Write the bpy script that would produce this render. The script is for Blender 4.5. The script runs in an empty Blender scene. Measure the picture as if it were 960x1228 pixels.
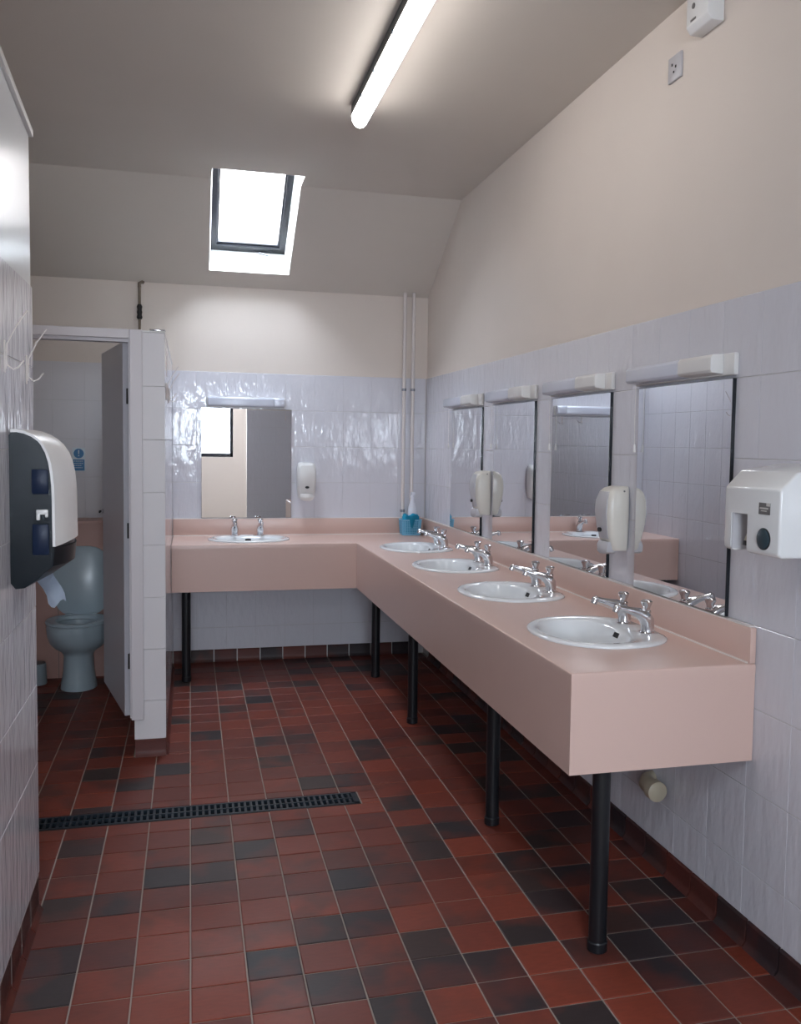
import bpy, bmesh, math, random
from mathutils import Vector, Matrix
random.seed(7)
PI = math.pi
scene = bpy.context.scene
C = scene.collection

# ------------------------------------------------------------------ camera
W, H = 960, 1228
F, YAW, PITCH, ROLL, CX, CY = 1097.47, .2586, -.0639, .0148, 37.57, -10.77
cp, sp, cy, sy = math.cos(PITCH), math.sin(PITCH), math.cos(YAW), math.sin(YAW)
fw = Vector((sy*cp, cy*cp, sp)); r0 = Vector((cy, -sy, 0)); u0 = r0.cross(fw)
rt = r0*math.cos(ROLL) + u0*math.sin(ROLL); up = -r0*math.sin(ROLL) + u0*math.cos(ROLL)
cd = bpy.data.cameras.new('camera'); cam = bpy.data.objects.new('camera', cd); C.objects.link(cam)
m = Matrix((rt, up, -fw)).transposed().to_4x4(); m.translation = Vector((0, 0, 1.5)); cam.matrix_world = m
cd.sensor_fit = 'VERTICAL'; cd.sensor_height = 36; cd.lens = F/H*36
cd.shift_x = -CX/H; cd.shift_y = CY/H; cd.clip_start = .02
scene.camera = cam

# ------------------------------------------------------------------ sky, portals, exposure
wd = bpy.data.worlds.new('sky'); scene.world = wd; wd.use_nodes = True
bg = wd.node_tree.nodes['Background']; bg.inputs[0].default_value = (.78, .88, 1, 1); bg.inputs[1].default_value = 30.0
scene.view_settings.view_transform = 'Standard'; scene.view_settings.look = 'None'
scene.view_settings.gamma = 1; scene.view_settings.use_curve_mapping = False
scene.view_settings.exposure = 0.48
TUBE = 10.5
def portal(name, loc, direction, sx, sy_):
    l = bpy.data.lights.new(name, 'AREA'); l.shape = 'RECTANGLE'; l.size = sx; l.size_y = sy_
    l.cycles.is_portal = True
    o = bpy.data.objects.new(name, l); C.objects.link(o); o.location = loc
    o.rotation_euler = Vector(direction).to_track_quat('-Z', 'Y').to_euler()
    return o

# ------------------------------------------------------------------ materials
def lin(h):
    v = [int(h[i:i+2], 16)/255 for i in (0, 2, 4)]
    return tuple(c/12.92 if c <= .04045 else ((c+.055)/1.055)**2.4 for c in v) + (1,)
def mat(name, col, rough=.5, metal=0, emis=0, coat=0, bump=0, bscale=40, var=0, trans=0, alpha=1, stretch=(1, 1, 1), spec=.5, bdist=.001):
    mm = bpy.data.materials.new(name); mm.use_nodes = True
    nt = mm.node_tree; b = nt.nodes['Principled BSDF']
    c = lin(col) if isinstance(col, str) else col
    b.inputs['Base Color'].default_value = c; b.inputs['Roughness'].default_value = rough
    b.inputs['Metallic'].default_value = metal; b.inputs['Coat Weight'].default_value = coat
    b.inputs['Coat Roughness'].default_value = .05
    b.inputs['Specular IOR Level'].default_value = spec
    b.inputs['Transmission Weight'].default_value = trans; b.inputs['Alpha'].default_value = alpha
    if emis:
        b.inputs['Emission Color'].default_value = c; b.inputs['Emission Strength'].default_value = emis
    if bump or var:
        g = nt.nodes.new('ShaderNodeNewGeometry'); mp = nt.nodes.new('ShaderNodeMapping')
        mp.inputs['Scale'].default_value = stretch
        n = nt.nodes.new('ShaderNodeTexNoise'); n.inputs['Scale'].default_value = bscale; n.inputs['Detail'].default_value = 3
        nt.links.new(g.outputs['Position'], mp.inputs[0]); nt.links.new(mp.outputs[0], n.inputs['Vector'])
        if bump:
            bp = nt.nodes.new('ShaderNodeBump'); bp.inputs['Strength'].default_value = bump; bp.inputs['Distance'].default_value = bdist
            nt.links.new(n.outputs['Fac'], bp.inputs['Height']); nt.links.new(bp.outputs[0], b.inputs['Normal'])
        if var:
            n2 = nt.nodes.new('ShaderNodeTexNoise'); n2.inputs['Scale'].default_value = 3; n2.inputs['Detail'].default_value = 4
            nt.links.new(g.outputs['Position'], n2.inputs['Vector'])
            hs = nt.nodes.new('ShaderNodeHueSaturation'); hs.inputs['Color'].default_value = c
            mr = nt.nodes.new('ShaderNodeMapRange'); mr.inputs[3].default_value = 1-var; mr.inputs[4].default_value = 1+var
            nt.links.new(n2.outputs['Fac'], mr.inputs[0]); nt.links.new(mr.outputs[0], hs.inputs['Value'])
            nt.links.new(hs.outputs[0], b.inputs['Base Color'])
    return mm
M = dict(
    plaster=mat('cream_paint', 'd9cec5', .75, bump=.15, bscale=60, var=.03),
    ceil=mat('cream_paint_dimmed', 'cac2b9', .8, bump=.1, bscale=50, var=.03),  # wall cream with the ceiling's weaker light darkened into the colour
    white_paint=mat('white_gloss_paint', 'dcdcda', .35, var=.02),
    gloss=mat('gloss_white_paint', 'dadde0', .2, var=.02),
    grout=mat('wall_grout', 'c6c3c2', .9),
    fgrout=mat('floor_grout', '9a9087', .9, bump=.3, bscale=200, var=.25),
    tile=mat('white_ripple_tile', 'd2d1d8', .05, spec=.38, bump=.75, bscale=14, stretch=(1.6, 1.6, .6), bdist=.006),
    tile_cut=mat('white_plain_tile', 'd3d0d3', .38, spec=.3, bump=.25, bscale=10, bdist=.002),
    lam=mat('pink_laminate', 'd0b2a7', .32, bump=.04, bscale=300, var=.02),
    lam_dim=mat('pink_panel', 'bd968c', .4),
    seal=mat('white_sealant', 'e6ddd8', .4),
    leg=mat('black_enamel', '17191d', .3),
    ceramic=mat('white_ceramic', 'e2e4e6', .08, coat=.5),
    ceramic2=mat('pale_ceramic', 'a9bac3', .28, coat=.1),
    chrome=mat('chrome', 'd6d6da', .08, 1),
    dchrome=mat('dull_chrome', '8e9096', .3, 1),
    black=mat('black_hole', '08080a', .5),
    mirror=mat('mirror_glass', (.74, .745, .76, 1), 0.0, 1),
    mirror_edge=mat('mirror_edge', '1a1f26', .2),
    plastic=mat('white_plastic', 'dcdad8', .3),
    cream=mat('cream_plastic', 'd6d1c8', .28),
    greyp=mat('grey_plastic', 'b9b7bb', .35),
    louvre=mat('frosted_diffuser', 'c9ccd8', .25),
    white_enamel=mat('white_enamel', 'dfdfdf', .22, coat=.3),
    teal=mat('dark_teal_button', '35454d', .25),
    lbl=mat('grey_label', '6d6a69', .4),
    lbl2=mat('pale_print', 'c9c5c0', .5),
    navy=mat('smoked_blue_plastic', '08121a', .3, spec=.15),
    navy2=mat('paper_roll_seen_through_smoke', '16223a', .35, spec=.15),
    paper=mat('blue_white_paper', 'c9d8ea', .8, bump=.2, bscale=120),
    frame=mat('dark_window_frame', '090c18', .35),
    glass=mat('clear_glass', (1, 1, 1, 1), 0.0, trans=1),
    door=mat('grey_door', 'b2b1b8', .3, var=.02),
    doorframe=mat('white_door_frame', 'c9c4c8', .4),
    iron=mat('drain_iron', '1b2630', .4, .3, bump=.3, bscale=150),
    pipe=mat('painted_pipe', 'd8d0cc', .4),
    waste=mat('cream_waste_pipe', 'b9ae98', .4),
    sign=mat('sign_blue', '1e6a9c', .4),
    signw=mat('sign_white', 'cfd8dc', .4),
    basket=mat('blue_basket', '79bcdb', .35),
    cloth=mat('turquoise_cloth', '2196b8', .9, bump=.4, bscale=90),
    bottle=mat('white_bottle', 'd9dbe4', .3),
    slate=mat('roof_slate', '6f8494', .8),
    conc=mat('brown_reed', '75695c', .8),
    tube=mat('lit_diffuser', (1, .97, .95, 1), .4, emis=TUBE),
    skirt=mat('skirting_tile', '5b2c26', .3, bump=.2, bscale=60, var=.2),
)
# the pane passes daylight straight through
g = M['glass'].node_tree; out = [n for n in g.nodes if n.type == 'OUTPUT_MATERIAL'][0]
t_ = g.nodes.new('ShaderNodeBsdfTransparent'); gl = g.nodes.new('ShaderNodeBsdfGlossy'); gl.inputs['Roughness'].default_value = .02
mx = g.nodes.new('ShaderNodeMixShader'); mx.inputs[0].default_value = .06
g.links.new(t_.outputs[0], mx.inputs[1]); g.links.new(gl.outputs[0], mx.inputs[2]); g.links.new(mx.outputs[0], out.inputs[0])

def quarry(name, src):
    """red quarry tile, a share of them blue-black, with flashed patches; src = object colour or mesh island"""
    mm = bpy.data.materials.new(name); mm.use_nodes = True; nt = mm.node_tree; N = nt.nodes; L = nt.links
    b = N['Principled BSDF']
    def mixc(fac, a, c2):
        x = N.new('ShaderNodeMix'); x.data_type = 'RGBA'
        for sock, v in ((0, fac), (6, a), (7, c2)):
            if isinstance(v, (tuple, float, int)): x.inputs[sock].default_value = v
            else: L.new(v, x.inputs[sock])
        return x.outputs[2]
    geo = N.new('ShaderNodeNewGeometry')
    if src == 'object':
        oi = N.new('ShaderNodeObjectInfo'); sep = N.new('ShaderNodeSeparateColor'); L.new(oi.outputs['Color'], sep.inputs[0])
        dark, hue, patch = sep.outputs[0], sep.outputs[1], sep.outputs[2]
    else:
        wn = N.new('ShaderNodeTexWhiteNoise'); wn.noise_dimensions = '1D'; L.new(geo.outputs['Random Per Island'], wn.inputs['W'])
        sep = N.new('ShaderNodeSeparateColor'); L.new(wn.outputs['Color'], sep.inputs[0])
        mr = N.new('ShaderNodeMapRange'); mr.inputs[1].default_value = .68; mr.inputs[2].default_value = .82; L.new(sep.outputs[0], mr.inputs[0])
        dark, hue = mr.outputs[0], sep.outputs[1]
        pr = N.new('ShaderNodeMath'); pr.operation = 'MULTIPLY'; pr.inputs[1].default_value = .5; L.new(sep.outputs[2], pr.inputs[0]); patch = pr.outputs[0]
    red = mixc(hue, lin('602b22'), lin('803a29'))
    n1 = N.new('ShaderNodeTexNoise'); n1.inputs['Scale'].default_value = 7; n1.inputs['Detail'].default_value = 2
    L.new(geo.outputs['Position'], n1.inputs['Vector'])
    ramp = N.new('ShaderNodeMapRange'); ramp.inputs[1].default_value = .40; ramp.inputs[2].default_value = .66
    L.new(n1.outputs['Fac'], ramp.inputs[0])
    pm = N.new('ShaderNodeMath'); pm.operation = 'MULTIPLY'; L.new(ramp.outputs[0], pm.inputs[0]); L.new(patch, pm.inputs[1])
    ad = N.new('ShaderNodeMath'); ad.operation = 'ADD'; ad.use_clamp = True; L.new(pm.outputs[0], ad.inputs[0])
    n4 = N.new('ShaderNodeTexNoise'); n4.inputs['Scale'].default_value = 5; L.new(geo.outputs['Position'], n4.inputs['Vector'])
    m4 = N.new('ShaderNodeMapRange'); m4.inputs[1].default_value = .35; m4.inputs[2].default_value = .55; m4.inputs[3].default_value = .45; L.new(n4.outputs['Fac'], m4.inputs[0])
    dm = N.new('ShaderNodeMath'); dm.operation = 'MULTIPLY'; L.new(m4.outputs[0], dm.inputs[0]); L.new(dark, dm.inputs[1]); L.new(dm.outputs[0], ad.inputs[1])
    dk = mixc(hue, lin('2b262b'), lin('3b2d28'))
    base = mixc(ad.outputs[0], red, dk)
    n2 = N.new('ShaderNodeTexNoise'); n2.inputs['Scale'].default_value = 90; n2.inputs['Detail'].default_value = 4
    mp = N.new('ShaderNodeMapping'); mp.inputs['Scale'].default_value = (.3, 1, 1)
    L.new(geo.outputs['Position'], mp.inputs[0]); L.new(mp.outputs[0], n2.inputs['Vector'])
    hs = N.new('ShaderNodeHueSaturation'); mr2 = N.new('ShaderNodeMapRange'); mr2.inputs[3].default_value = .8; mr2.inputs[4].default_value = 1.2
    L.new(n2.outputs['Fac'], mr2.inputs[0]); L.new(mr2.outputs[0], hs.inputs['Value']); L.new(base, hs.inputs['Color'])
    n3 = N.new('ShaderNodeTexNoise'); n3.inputs['Scale'].default_value = 1.6; n3.inputs['Detail'].default_value = 3
    L.new(geo.outputs['Position'], n3.inputs['Vector'])
    m3 = N.new('ShaderNodeMapRange'); m3.inputs[1].default_value = .35; m3.inputs[2].default_value = .7; m3.inputs[3].default_value = .38; m3.inputs[4].default_value = .6; b.inputs['Specular IOR Level'].default_value = .35
    L.new(n3.outputs['Fac'], m3.inputs[0]); L.new(m3.outputs[0], b.inputs['Roughness'])
    L.new(hs.outputs[0], b.inputs['Base Color'])
    bp = N.new('ShaderNodeBump'); bp.inputs['Strength'].default_value = .25; bp.inputs['Distance'].default_value = .001
    L.new(n2.outputs['Fac'], bp.inputs['Height']); L.new(bp.outputs[0], b.inputs['Normal'])
    return mm
M['quarry'] = quarry('quarry_tile', 'object'); M['quarry_far'] = quarry('quarry_tile_far', 'island')

# ------------------------------------------------------------------ mesh helpers
def finish(bm, sharp=35):
    bm.normal_update()
    for f in bm.faces: f.smooth = True
    for e in bm.edges:
        if len(e.link_faces) != 2 or e.calc_face_angle(0) > math.radians(sharp): e.smooth = False
def link(name, bm, material, parent=None, loc=(0, 0, 0), rz=0, sharp=35):
    finish(bm, sharp)
    me = bpy.data.meshes.new(name); bm.to_mesh(me); bm.free()
    for mm in (material if isinstance(material, (list, tuple)) else [material]): me.materials.append(mm)
    o = bpy.data.objects.new(name, me); C.objects.link(o); o.location = loc; o.rotation_euler.z = rz
    if parent: o.parent = parent
    return o
def thing(name, label, cat, loc=(0, 0, 0), rz=0, group=None):
    o = bpy.data.objects.new(name, None); o.empty_display_size = .05; C.objects.link(o); o.location = loc; o.rotation_euler.z = rz
    o['label'] = label; o['category'] = cat
    if group: o['group'] = group
    return o
def structure(o, label=None, cat=None):
    o['kind'] = 'structure'
    if label: o['label'] = label
    if cat: o['category'] = cat
    return o
def merge(dst, src):
    me = bpy.data.meshes.new('tmp'); src.to_mesh(me); src.free(); dst.from_mesh(me); bpy.data.meshes.remove(me)
    return dst
def box(x0, y0, z0, x1, y1, z1, bev=0, seg=2, bm=None, mi=0):
    b = bmesh.new(); bmesh.ops.create_cube(b, size=1)
    for v in b.verts: v.co = Vector(((x0+x1)/2+v.co.x*(x1-x0), (y0+y1)/2+v.co.y*(y1-y0), (z0+z1)/2+v.co.z*(z1-z0)))
    if bev: bmesh.ops.bevel(b, geom=b.edges[:], offset=bev, segments=seg, profile=.5, affect='EDGES')
    for f in b.faces: f.material_index = mi
    return merge(bm, b) if bm else b
def prism(pts, axis, a, b_, bev=0, bm=None, seg=2):
    """closed outline (2D) swept along an axis from a to b_; axis x: pts=(y,z), y: (x,z), z: (x,y)"""
    def p(u, v, w): return {'x': (w, u, v), 'y': (u, w, v), 'z': (u, v, w)}[axis]
    b = bmesh.new()
    A = [b.verts.new(p(u, v, a)) for u, v in pts]; B = [b.verts.new(p(u, v, b_)) for u, v in pts]
    b.faces.new(A); b.faces.new(B[::-1]); n = len(pts)
    for i in range(n): b.faces.new((A[i], B[i], B[(i+1) % n], A[(i+1) % n]))
    bmesh.ops.recalc_face_normals(b, faces=b.faces[:])
    if bev:
        ed = [e for e in b.edges if e.calc_face_angle(0) > .5]
        bmesh.ops.bevel(b, geom=ed, offset=bev, segments=seg, profile=.5, affect='EDGES', clamp_overlap=True)
    return merge(bm, b) if bm else b
def tube(path, rad, n=12, bm=None, cap=True):
    """round tube through points; rad a number or one per point"""
    P = [Vector(q) for q in path]; R = rad if isinstance(rad, (list, tuple)) else [rad]*len(P)
    b = bmesh.new(); rings = []; side = None
    for i, q in enumerate(P):
        t = (P[min(i+1, len(P)-1)]-P[max(i-1, 0)]).normalized()
        if side is None: side = t.orthogonal().normalized()
        side = (side - t*side.dot(t)).normalized(); o2 = t.cross(side)
        rings.append([b.verts.new(q + (side*math.cos(2*PI*k/n)+o2*math.sin(2*PI*k/n))*R[i]) for k in range(n)])
    for a, c in zip(rings, rings[1:]):
        for k in range(n): b.faces.new((a[k], a[(k+1) % n], c[(k+1) % n], c[k]))
    if cap: b.faces.new(rings[0][::-1]); b.faces.new(rings[-1])
    bmesh.ops.recalc_face_normals(b, faces=b.faces[:])
    return merge(bm, b) if bm else b
def lathe(prof, n=24, c=(0, 0, 0), bm=None):
    return tube([(c[0], c[1], c[2]+z) for r, z in prof], [max(r, .0004) for r, z in prof], n, bm)
def loft(rings, bm=None, close=(True, True)):
    b = bmesh.new(); V = [[b.verts.new(q) for q in r] for r in rings]; n = len(V[0])
    for a, c in zip(V, V[1:]):
        for k in range(n): b.faces.new((a[k], a[(k+1) % n], c[(k+1) % n], c[k]))
    if close[0]: b.faces.new(V[0][::-1])
    if close[1]: b.faces.new(V[-1])
    bmesh.ops.recalc_face_normals(b, faces=b.faces[:])
    return merge(bm, b) if bm else b
def cut(bm, cutters):
    """subtract solids from a solid, return the result as bmesh"""
    def tmp(b):
        me = bpy.data.meshes.new('t'); b.to_mesh(me); b.free(); o = bpy.data.objects.new('t', me); C.objects.link(o); return o
    a = tmp(bm); cs = [tmp(x) for x in cutters]
    for c_ in cs:
        md = a.modifiers.new('b', 'BOOLEAN'); md.object = c_; md.operation = 'DIFFERENCE'; md.solver = 'EXACT'
    dg = bpy.context.evaluated_depsgraph_get(); dg.update()
    me = bpy.data.meshes.new_from_object(a.evaluated_get(dg)); r = bmesh.new(); r.from_mesh(me)
    bpy.data.meshes.remove(me)
    for o in [a]+cs: d = o.data; bpy.data.objects.remove(o); bpy.data.meshes.remove(d)
    return r
def copy_tree(o, parent=None):
    c_ = o.copy(); C.objects.link(c_)
    if parent: c_.parent = parent
    for ch in list(o.children): copy_tree(ch, c_)
    return c_

# ------------------------------------------------------------------ dimensions
XR, YB, XC, YC, Y0 = 1.6235, 6.332, 1.0335, 5.767, 2.346
ZT, ZC, ZB, ZK = 1.964, .864, .571, .083
XL, YL, XN, YN = -.467, 3.06, -.113, 4.47       # left wall face / end, cubicle wall face / end
CZ = 3.013                                      # flat ceiling
XW, YW = -2.3, -2.4                             # far left and rear of the room

# ------------------------------------------------------------------ floor
DY0, DY1 = 3.683, 3.817                         # drain slot
b = box(XW, YW, -.12, XR+.1, DY0, -.003); box(XW, DY1, -.12, XR+.1, YB+.1, -.003, bm=b)
box(.69, DY0, -.12, XR+.1, DY1, -.003, bm=b); box(XW, DY0, -.12, .69, DY1, -.09, bm=b)
floor = structure(link('floor', b, M['fgrout']))
GX, GY, PX, PY = -.466, 2.503, .1548, .1532
DARK = {(0,3),(1,3),(0,1),(0,0),(3,6),(2,4),(3,4),(4,5),(1,10),(2,11),(5,1),(5,-1),(6,3),(6,1),(5,11),(7,9),(8,11),(8,7),(8,5),(8,4),(7,0),(8,-1),(8,-2),(7,-1),(6,-2),(10,3),(10,2),(9,0),(11,-2),(11,-1),(12,1),(12,0),(13,1),(5,18),(5,13),(6,13),(9,19),(2,16),(3,14),(8,12),(6,9),(9,-3),(10,1)}
BRIGHT = {(9,2),(9,1),(9,-1),(9,-2),(10,-2),(10,-3),(7,-2),(7,1),(9,4),(2,-1),(2,0),(2,1),(2,2),(3,0),(3,1),(4,1),(5,2),(8,17),(8,16),(7,16),(7,7),(6,7),(8,10),(7,13),(3,-1),(4,-2)}
PATCH = {(4,-1):.9,(2,-2):.9,(4,0):.5,(6,0):.6,(6,-1):.8,(7,2):.5,(9,3):.4,(2,5):.7,(6,5):.5,(4,7):.5,(3,3):.4,(5,4):.6,(1,1):.2,(4,4):.7}
def tile_bm(w, d, t=.009, b=.0025):
    bm = bmesh.new(); vs = []
    for z, s in ((-.006, 0), (t-.009-b*.6, 0), (t-.009, b)):
        vs.append([bm.verts.new((x*(w/2-s), y*(d/2-s), z)) for x, y in ((-1, -1), (1, -1), (1, 1), (-1, 1))])
    for a, c_ in zip(vs, vs[1:]):
        for k in range(4): bm.faces.new((a[k], a[(k+1) % 4], c_[(k+1) % 4], c_[k]))
    bm.faces.new(vs[-1])
    return bm
full = None; cells = []
DY0, DY1 = 3.683, 3.817                         # drain slot
for i in range(-12, 15):
    for j in range(-5, 26):
        x0, x1 = GX+i*PX, GX+(i+1)*PX; y0, y1 = GY+j*PY, GY+(j+1)*PY
        x0, x1, y0, y1 = max(x0, XW), min(x1, XR-.012), max(y0, YW), min(y1, YB-.012)
        if x1-x0 < .03 or y1-y0 < .03: continue
        segs = [(y0, y1)]
        if x0 < .69 and y1 > DY0 and y0 < DY1:
            segs = [(a, b) for a, b in ((y0, min(y1, DY0)), (max(y0, DY1), y1)) if b-a > .012]
            if x1 > .72: cells.append((i, j, .692, x1, max(y0, DY0), min(y1, DY1)))
        for a, b in segs:
            parts_ = [(x0, x1, a, b)]
            if x1 > XN-.147 and x0 < XN+.002 and b > YN:            # cut round the cubicle wall
                parts_ = []
                if a < YN-.012: parts_.append((x0, x1, a, YN-.001))
                a2 = max(a, YN)
                if x0 < XN-.147: parts_.append((x0, XN-.147, a2, b))
                if x1 > XN+.002: parts_.append((XN+.002, x1, a2, b))
            for q in parts_:
                if q[1]-q[0] > .02 and q[3]-q[2] > .02: cells.append((i, j, *q))
def seen(c_):
    i, j, x0, x1, a, b = c_; x, y = (x0+x1)/2, (a+b)/2
    if y < 2.02 or (x < XL and y < 3.0 + (XL-x)*3): return 1e9 + y
    if x < XN-.14 and (x < -1.0 or y > 6.1): return 1e8
    if x < XL and x/y < -.155: return 1e8 + y
    hid = 2.5 if (x > 1.15 and y > 3.4) else 0
    return y + hid
cells.sort(key=seen)
far = bmesh.new(); G = .0023
rnd = random.Random(3)
for k, (i, j, x0, x1, a, b) in enumerate(cells):
    w, d = x1-x0-2*G, b-a-2*G
    loc = ((x0+x1)/2, (a+b)/2, 0)
    if k < 298:
        if abs(w-(PX-2*G)) < 1e-4 and abs(d-(PY-2*G)) < 1e-4 and full:
            o = bpy.data.objects.new('tile', full); C.objects.link(o); o.location = loc; o.parent = floor
        else:
            o = link('tile', tile_bm(w, d), M['quarry'], floor, loc, sharp=12)
            if abs(w-(PX-2*G)) < 1e-4 and abs(d-(PY-2*G)) < 1e-4: full = o.data
        o.location.z = rnd.uniform(-.0006, .0006); o.rotation_euler.z = rnd.uniform(-.004, .004)
        known = -4 < j < 20 and i < 11
        dk = .95 if (i, j) in DARK else (0 if known and rnd.random() > .13 else rnd.choice((0, .25, .5, .9)))
        if (i, j) in BRIGHT: dk = 0
        o.color = (dk, .95 if (i, j) in BRIGHT else rnd.uniform(.1, .75), PATCH.get((i, j), rnd.choice((0, 0, .25, .5))), 1)
    else:
        t = tile_bm(w, d)
        for v in t.verts: v.co += Vector(loc)
        merge(far, t)
o = link('tile', far, M['quarry_far'], floor, sharp=12); o['kind'] = 'stuff'

# ------------------------------------------------------------------ drain across the floor
dr = thing('floor_drain', 'long dark slotted metal drain grating set across the red tiled floor', 'drain', (0, 0, 0))
ym = (DY0+DY1)/2
b = box(-1.9, DY0+.002, -.08, .688, DY0+.006, -.001); box(-1.9, DY1-.006, -.08, .688, DY1-.002, -.001, bm=b)
box(-1.9, DY0+.002, -.085, .688, DY1-.002, -.08, bm=b); box(.684, DY0+.002, -.08, .688, DY1-.002, -.001, bm=b)
link('trough', b, M['black'], dr)
b = box(-1.9, DY0+.006, -.014, .684, DY0+.018, .001, .001, 1); box(-1.9, DY1-.018, -.014, .684, DY1-.006, .001, .001, 1, bm=b)
box(-1.9, ym-.005, -.014, .684, ym+.005, .001, .001, 1, bm=b); box(.662, DY0+.006, -.014, .684, DY1-.006, .001, bm=b)
x = .645
while x > -1.88:
    box(x, DY0+.015, -.013, x+.009, DY1-.015, -.0005, bm=b); x -= .024
link('grating', b, M['iron'], dr)

# ------------------------------------------------------------------ walls
def wtile_mesh(w, h, t=.008, b=.0012):
    """front faces -y, origin at centre of back; lies in x,z"""
    bm = bmesh.new(); vs = []
    for y, s in ((0, 0), (-t+b*.8, 0), (-t, b)):
        vs.append([bm.verts.new((x*(w/2-s), y, z*(h/2-s))) for x, z in ((-1, -1), (1, -1), (1, 1), (-1, 1))])
    for a, c_ in zip(vs, vs[1:]):
        for k in range(4): bm.faces.new((a[k], a[(k+1) % 4], c_[(k+1) % 4], c_[k]))
    bm.faces.new(vs[-1]); bmesh.ops.recalc_face_normals(bm, faces=bm.faces[:])
    return bm
WT = {}
def tile_wall(parent, origin, rz, cols, rows, material, name='tile', skip=None, t=.008, gx=.0004, gz=.0011):
    """tiles on a wall; origin on the face plane, local x runs along the wall; cols/rows are edges"""
    ca, sa = math.cos(rz), math.sin(rz); n = 0
    for r in range(len(rows)-1):
        for c_ in range(len(cols)-1):
            if skip and skip(cols[c_], cols[c_+1], rows[r], rows[r+1]): continue
            w, h = cols[c_+1]-cols[c_]-2*gx, rows[r+1]-rows[r]-2*gz
            if w < .008 or h < .008: continue
            key = (round(w, 4), round(h, 4), material.name, t)
            lx, lz = (cols[c_]+cols[c_+1])/2, (rows[r]+rows[r+1])/2
            x, y = origin[0]+lx*ca-(-t)*-sa*0, origin[1]+lx*sa
            # back of tile sits t behind the face plane
            x += -sa*t; y += ca*t
            if key not in WT:
                o = link(name, wtile_mesh(w, h, t), material, sharp=12); WT[key] = o.data
            else:
                o = bpy.data.objects.new(name, WT[key]); C.objects.link(o)
            o.location = (x, y, lz); o.parent = parent
            o.rotation_euler = (rnd.uniform(-.0012, .0012), 0, rz+rnd.uniform(-.0012, .0012)); n += 1
    return n
ROWS = [ZK, .235, .481, .729, .976, 1.2235, 1.4705, 1.7175, ZT]
def sk_cols(a, b, p, start):
    e = [a]; x = start
    while x < b-.012:
        if x > a+.012: e.append(x)
        x += p
    e.append(b); return e

# right wall (faces -x): local x runs towards -y  => rz = -90deg ; local front -y -> world -x
wr = structure(link('wall_right', box(XR+.005, YW, -.1, XR+.15, YB+.12, 3.4), M['plaster']))
link('tile_bed', box(XR+.002, YW, 0, XR+.0055, YB, ZT), M['grout'], wr)
RZ_R = -PI/2
ys = [YB]; y = 6.252
while y > .5: ys.append(y); y -= .204
cols = sorted([-(y) for y in ys])
cols = [-a for a in ys]     # increasing local x = -y
tile_wall(wr, (XR, 0), RZ_R, cols, ROWS, M['tile'])
# back wall (faces -y)
wb = structure(link('wall_back', box(XW, YB+.005, -.1, XR+.15, YB+.15, 3.4), M['plaster']))
link('tile_bed', box(XN, YB+.002, 0, XR, YB+.0055, ZT), M['grout'], wb)
tile_wall(wb, (0, YB), 0, [XN]+[.044+.1968*k for k in range(9)], ROWS, M['tile'])
# tiled part of the back wall inside the cubicle
ZT2 = 1.997
link('tile_bed', box(-1.45, YB+.002, 0, -.27, YB+.0055, ZT2), M['grout'], wb)
tile_wall(wb, (0, YB), 0, [-1.44+.195*k for k in range(7)], [.98, 1.255, 1.502, 1.75, ZT2], M['tile_cut'])
# cubicle partition wall: end face towards the camera, side face towards the basins
wc = structure(link('wall_cubicle', box(XN-.137, YN+.006, 0, XN-.006, YB+.005, 1.998), M['grout']))
NR = [.082, .267, .514, .761, 1.008, 1.255, 1.502, 1.75, 1.999]
tile_wall(wc, (0, YN), 0, [-.257, XN], NR, M['tile_cut'])
yy = [YN+.001+.2*k for k in range(10)]+[YB]
tile_wall(wc, (XN, 0), PI/2, yy, NR, M['tile'])          # faces +x
link('top_trim', box(XN-.14, YN-.002, 1.999, XN+.002, YB, 2.006, .001), M['white_paint'], wc)
# cubicle's other side wall, rear walls
wcl = structure(link('wall_cubicle_left', box(-1.5, YN+.01, 0, -1.44, YB+.005, 2.0), M['tile_cut']))
# left wall, free standing, raked top
def rake(y): return 2.435+.107*(3.06-y)
b = prism([(-.3, 0), (YL-.006, 0), (YL-.006, ZT), (-.3, ZT)], 'x', XL-.15, XL-.006)
prism([(-.3, ZT), (YL-.003, ZT), (YL-.003, rake(YL)-.02), (-.3, rake(-.3)-.02)], 'x', XL-.15, XL-.004, bm=b)
wl = structure(link('wall_left', b, M['gloss']))
prism_c = prism([(-.3, rake(-.3)-.022), (YL+.006, rake(YL)-.022), (YL+.006, rake(YL)), (-.3, rake(-.3))], 'x', XL-.16, XL+.008, bev=.002)
link('coping', prism_c, M['white_paint'], wl)
link('tile_bed', box(XL-.0065, -.3, 0, XL-.002, YL-.004, ZT), M['grout'], wl)
ys = [YL-.2*k for k in range(0, 16)][::-1]
tile_wall(wl, (XL, 0), PI/2, ys, [.12]+ROWS[2:], M['tile'], t=.006)
tile_wall(wl, (XL-.15, YL), PI, [-.15+.0, 0], [.12]+ROWS[2:], M['tile_cut'], t=.006) if False else None
# rear: tiled return behind the camera, rear wall with a window, far-left wall
wn = structure(link('wall_return', box(.80, -1.12, 0, XR+.1, -1.0, CZ), M['plaster']))
link('tile_bed', box(.805, -1.002, 0, XR, -.998, ZT), M['grout'], wn)
tile_wall(wn, (0, -.994), PI, [-XR, -1.42, -1.22, -1.02, -.805], ROWS, M['tile'], t=.006)
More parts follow.
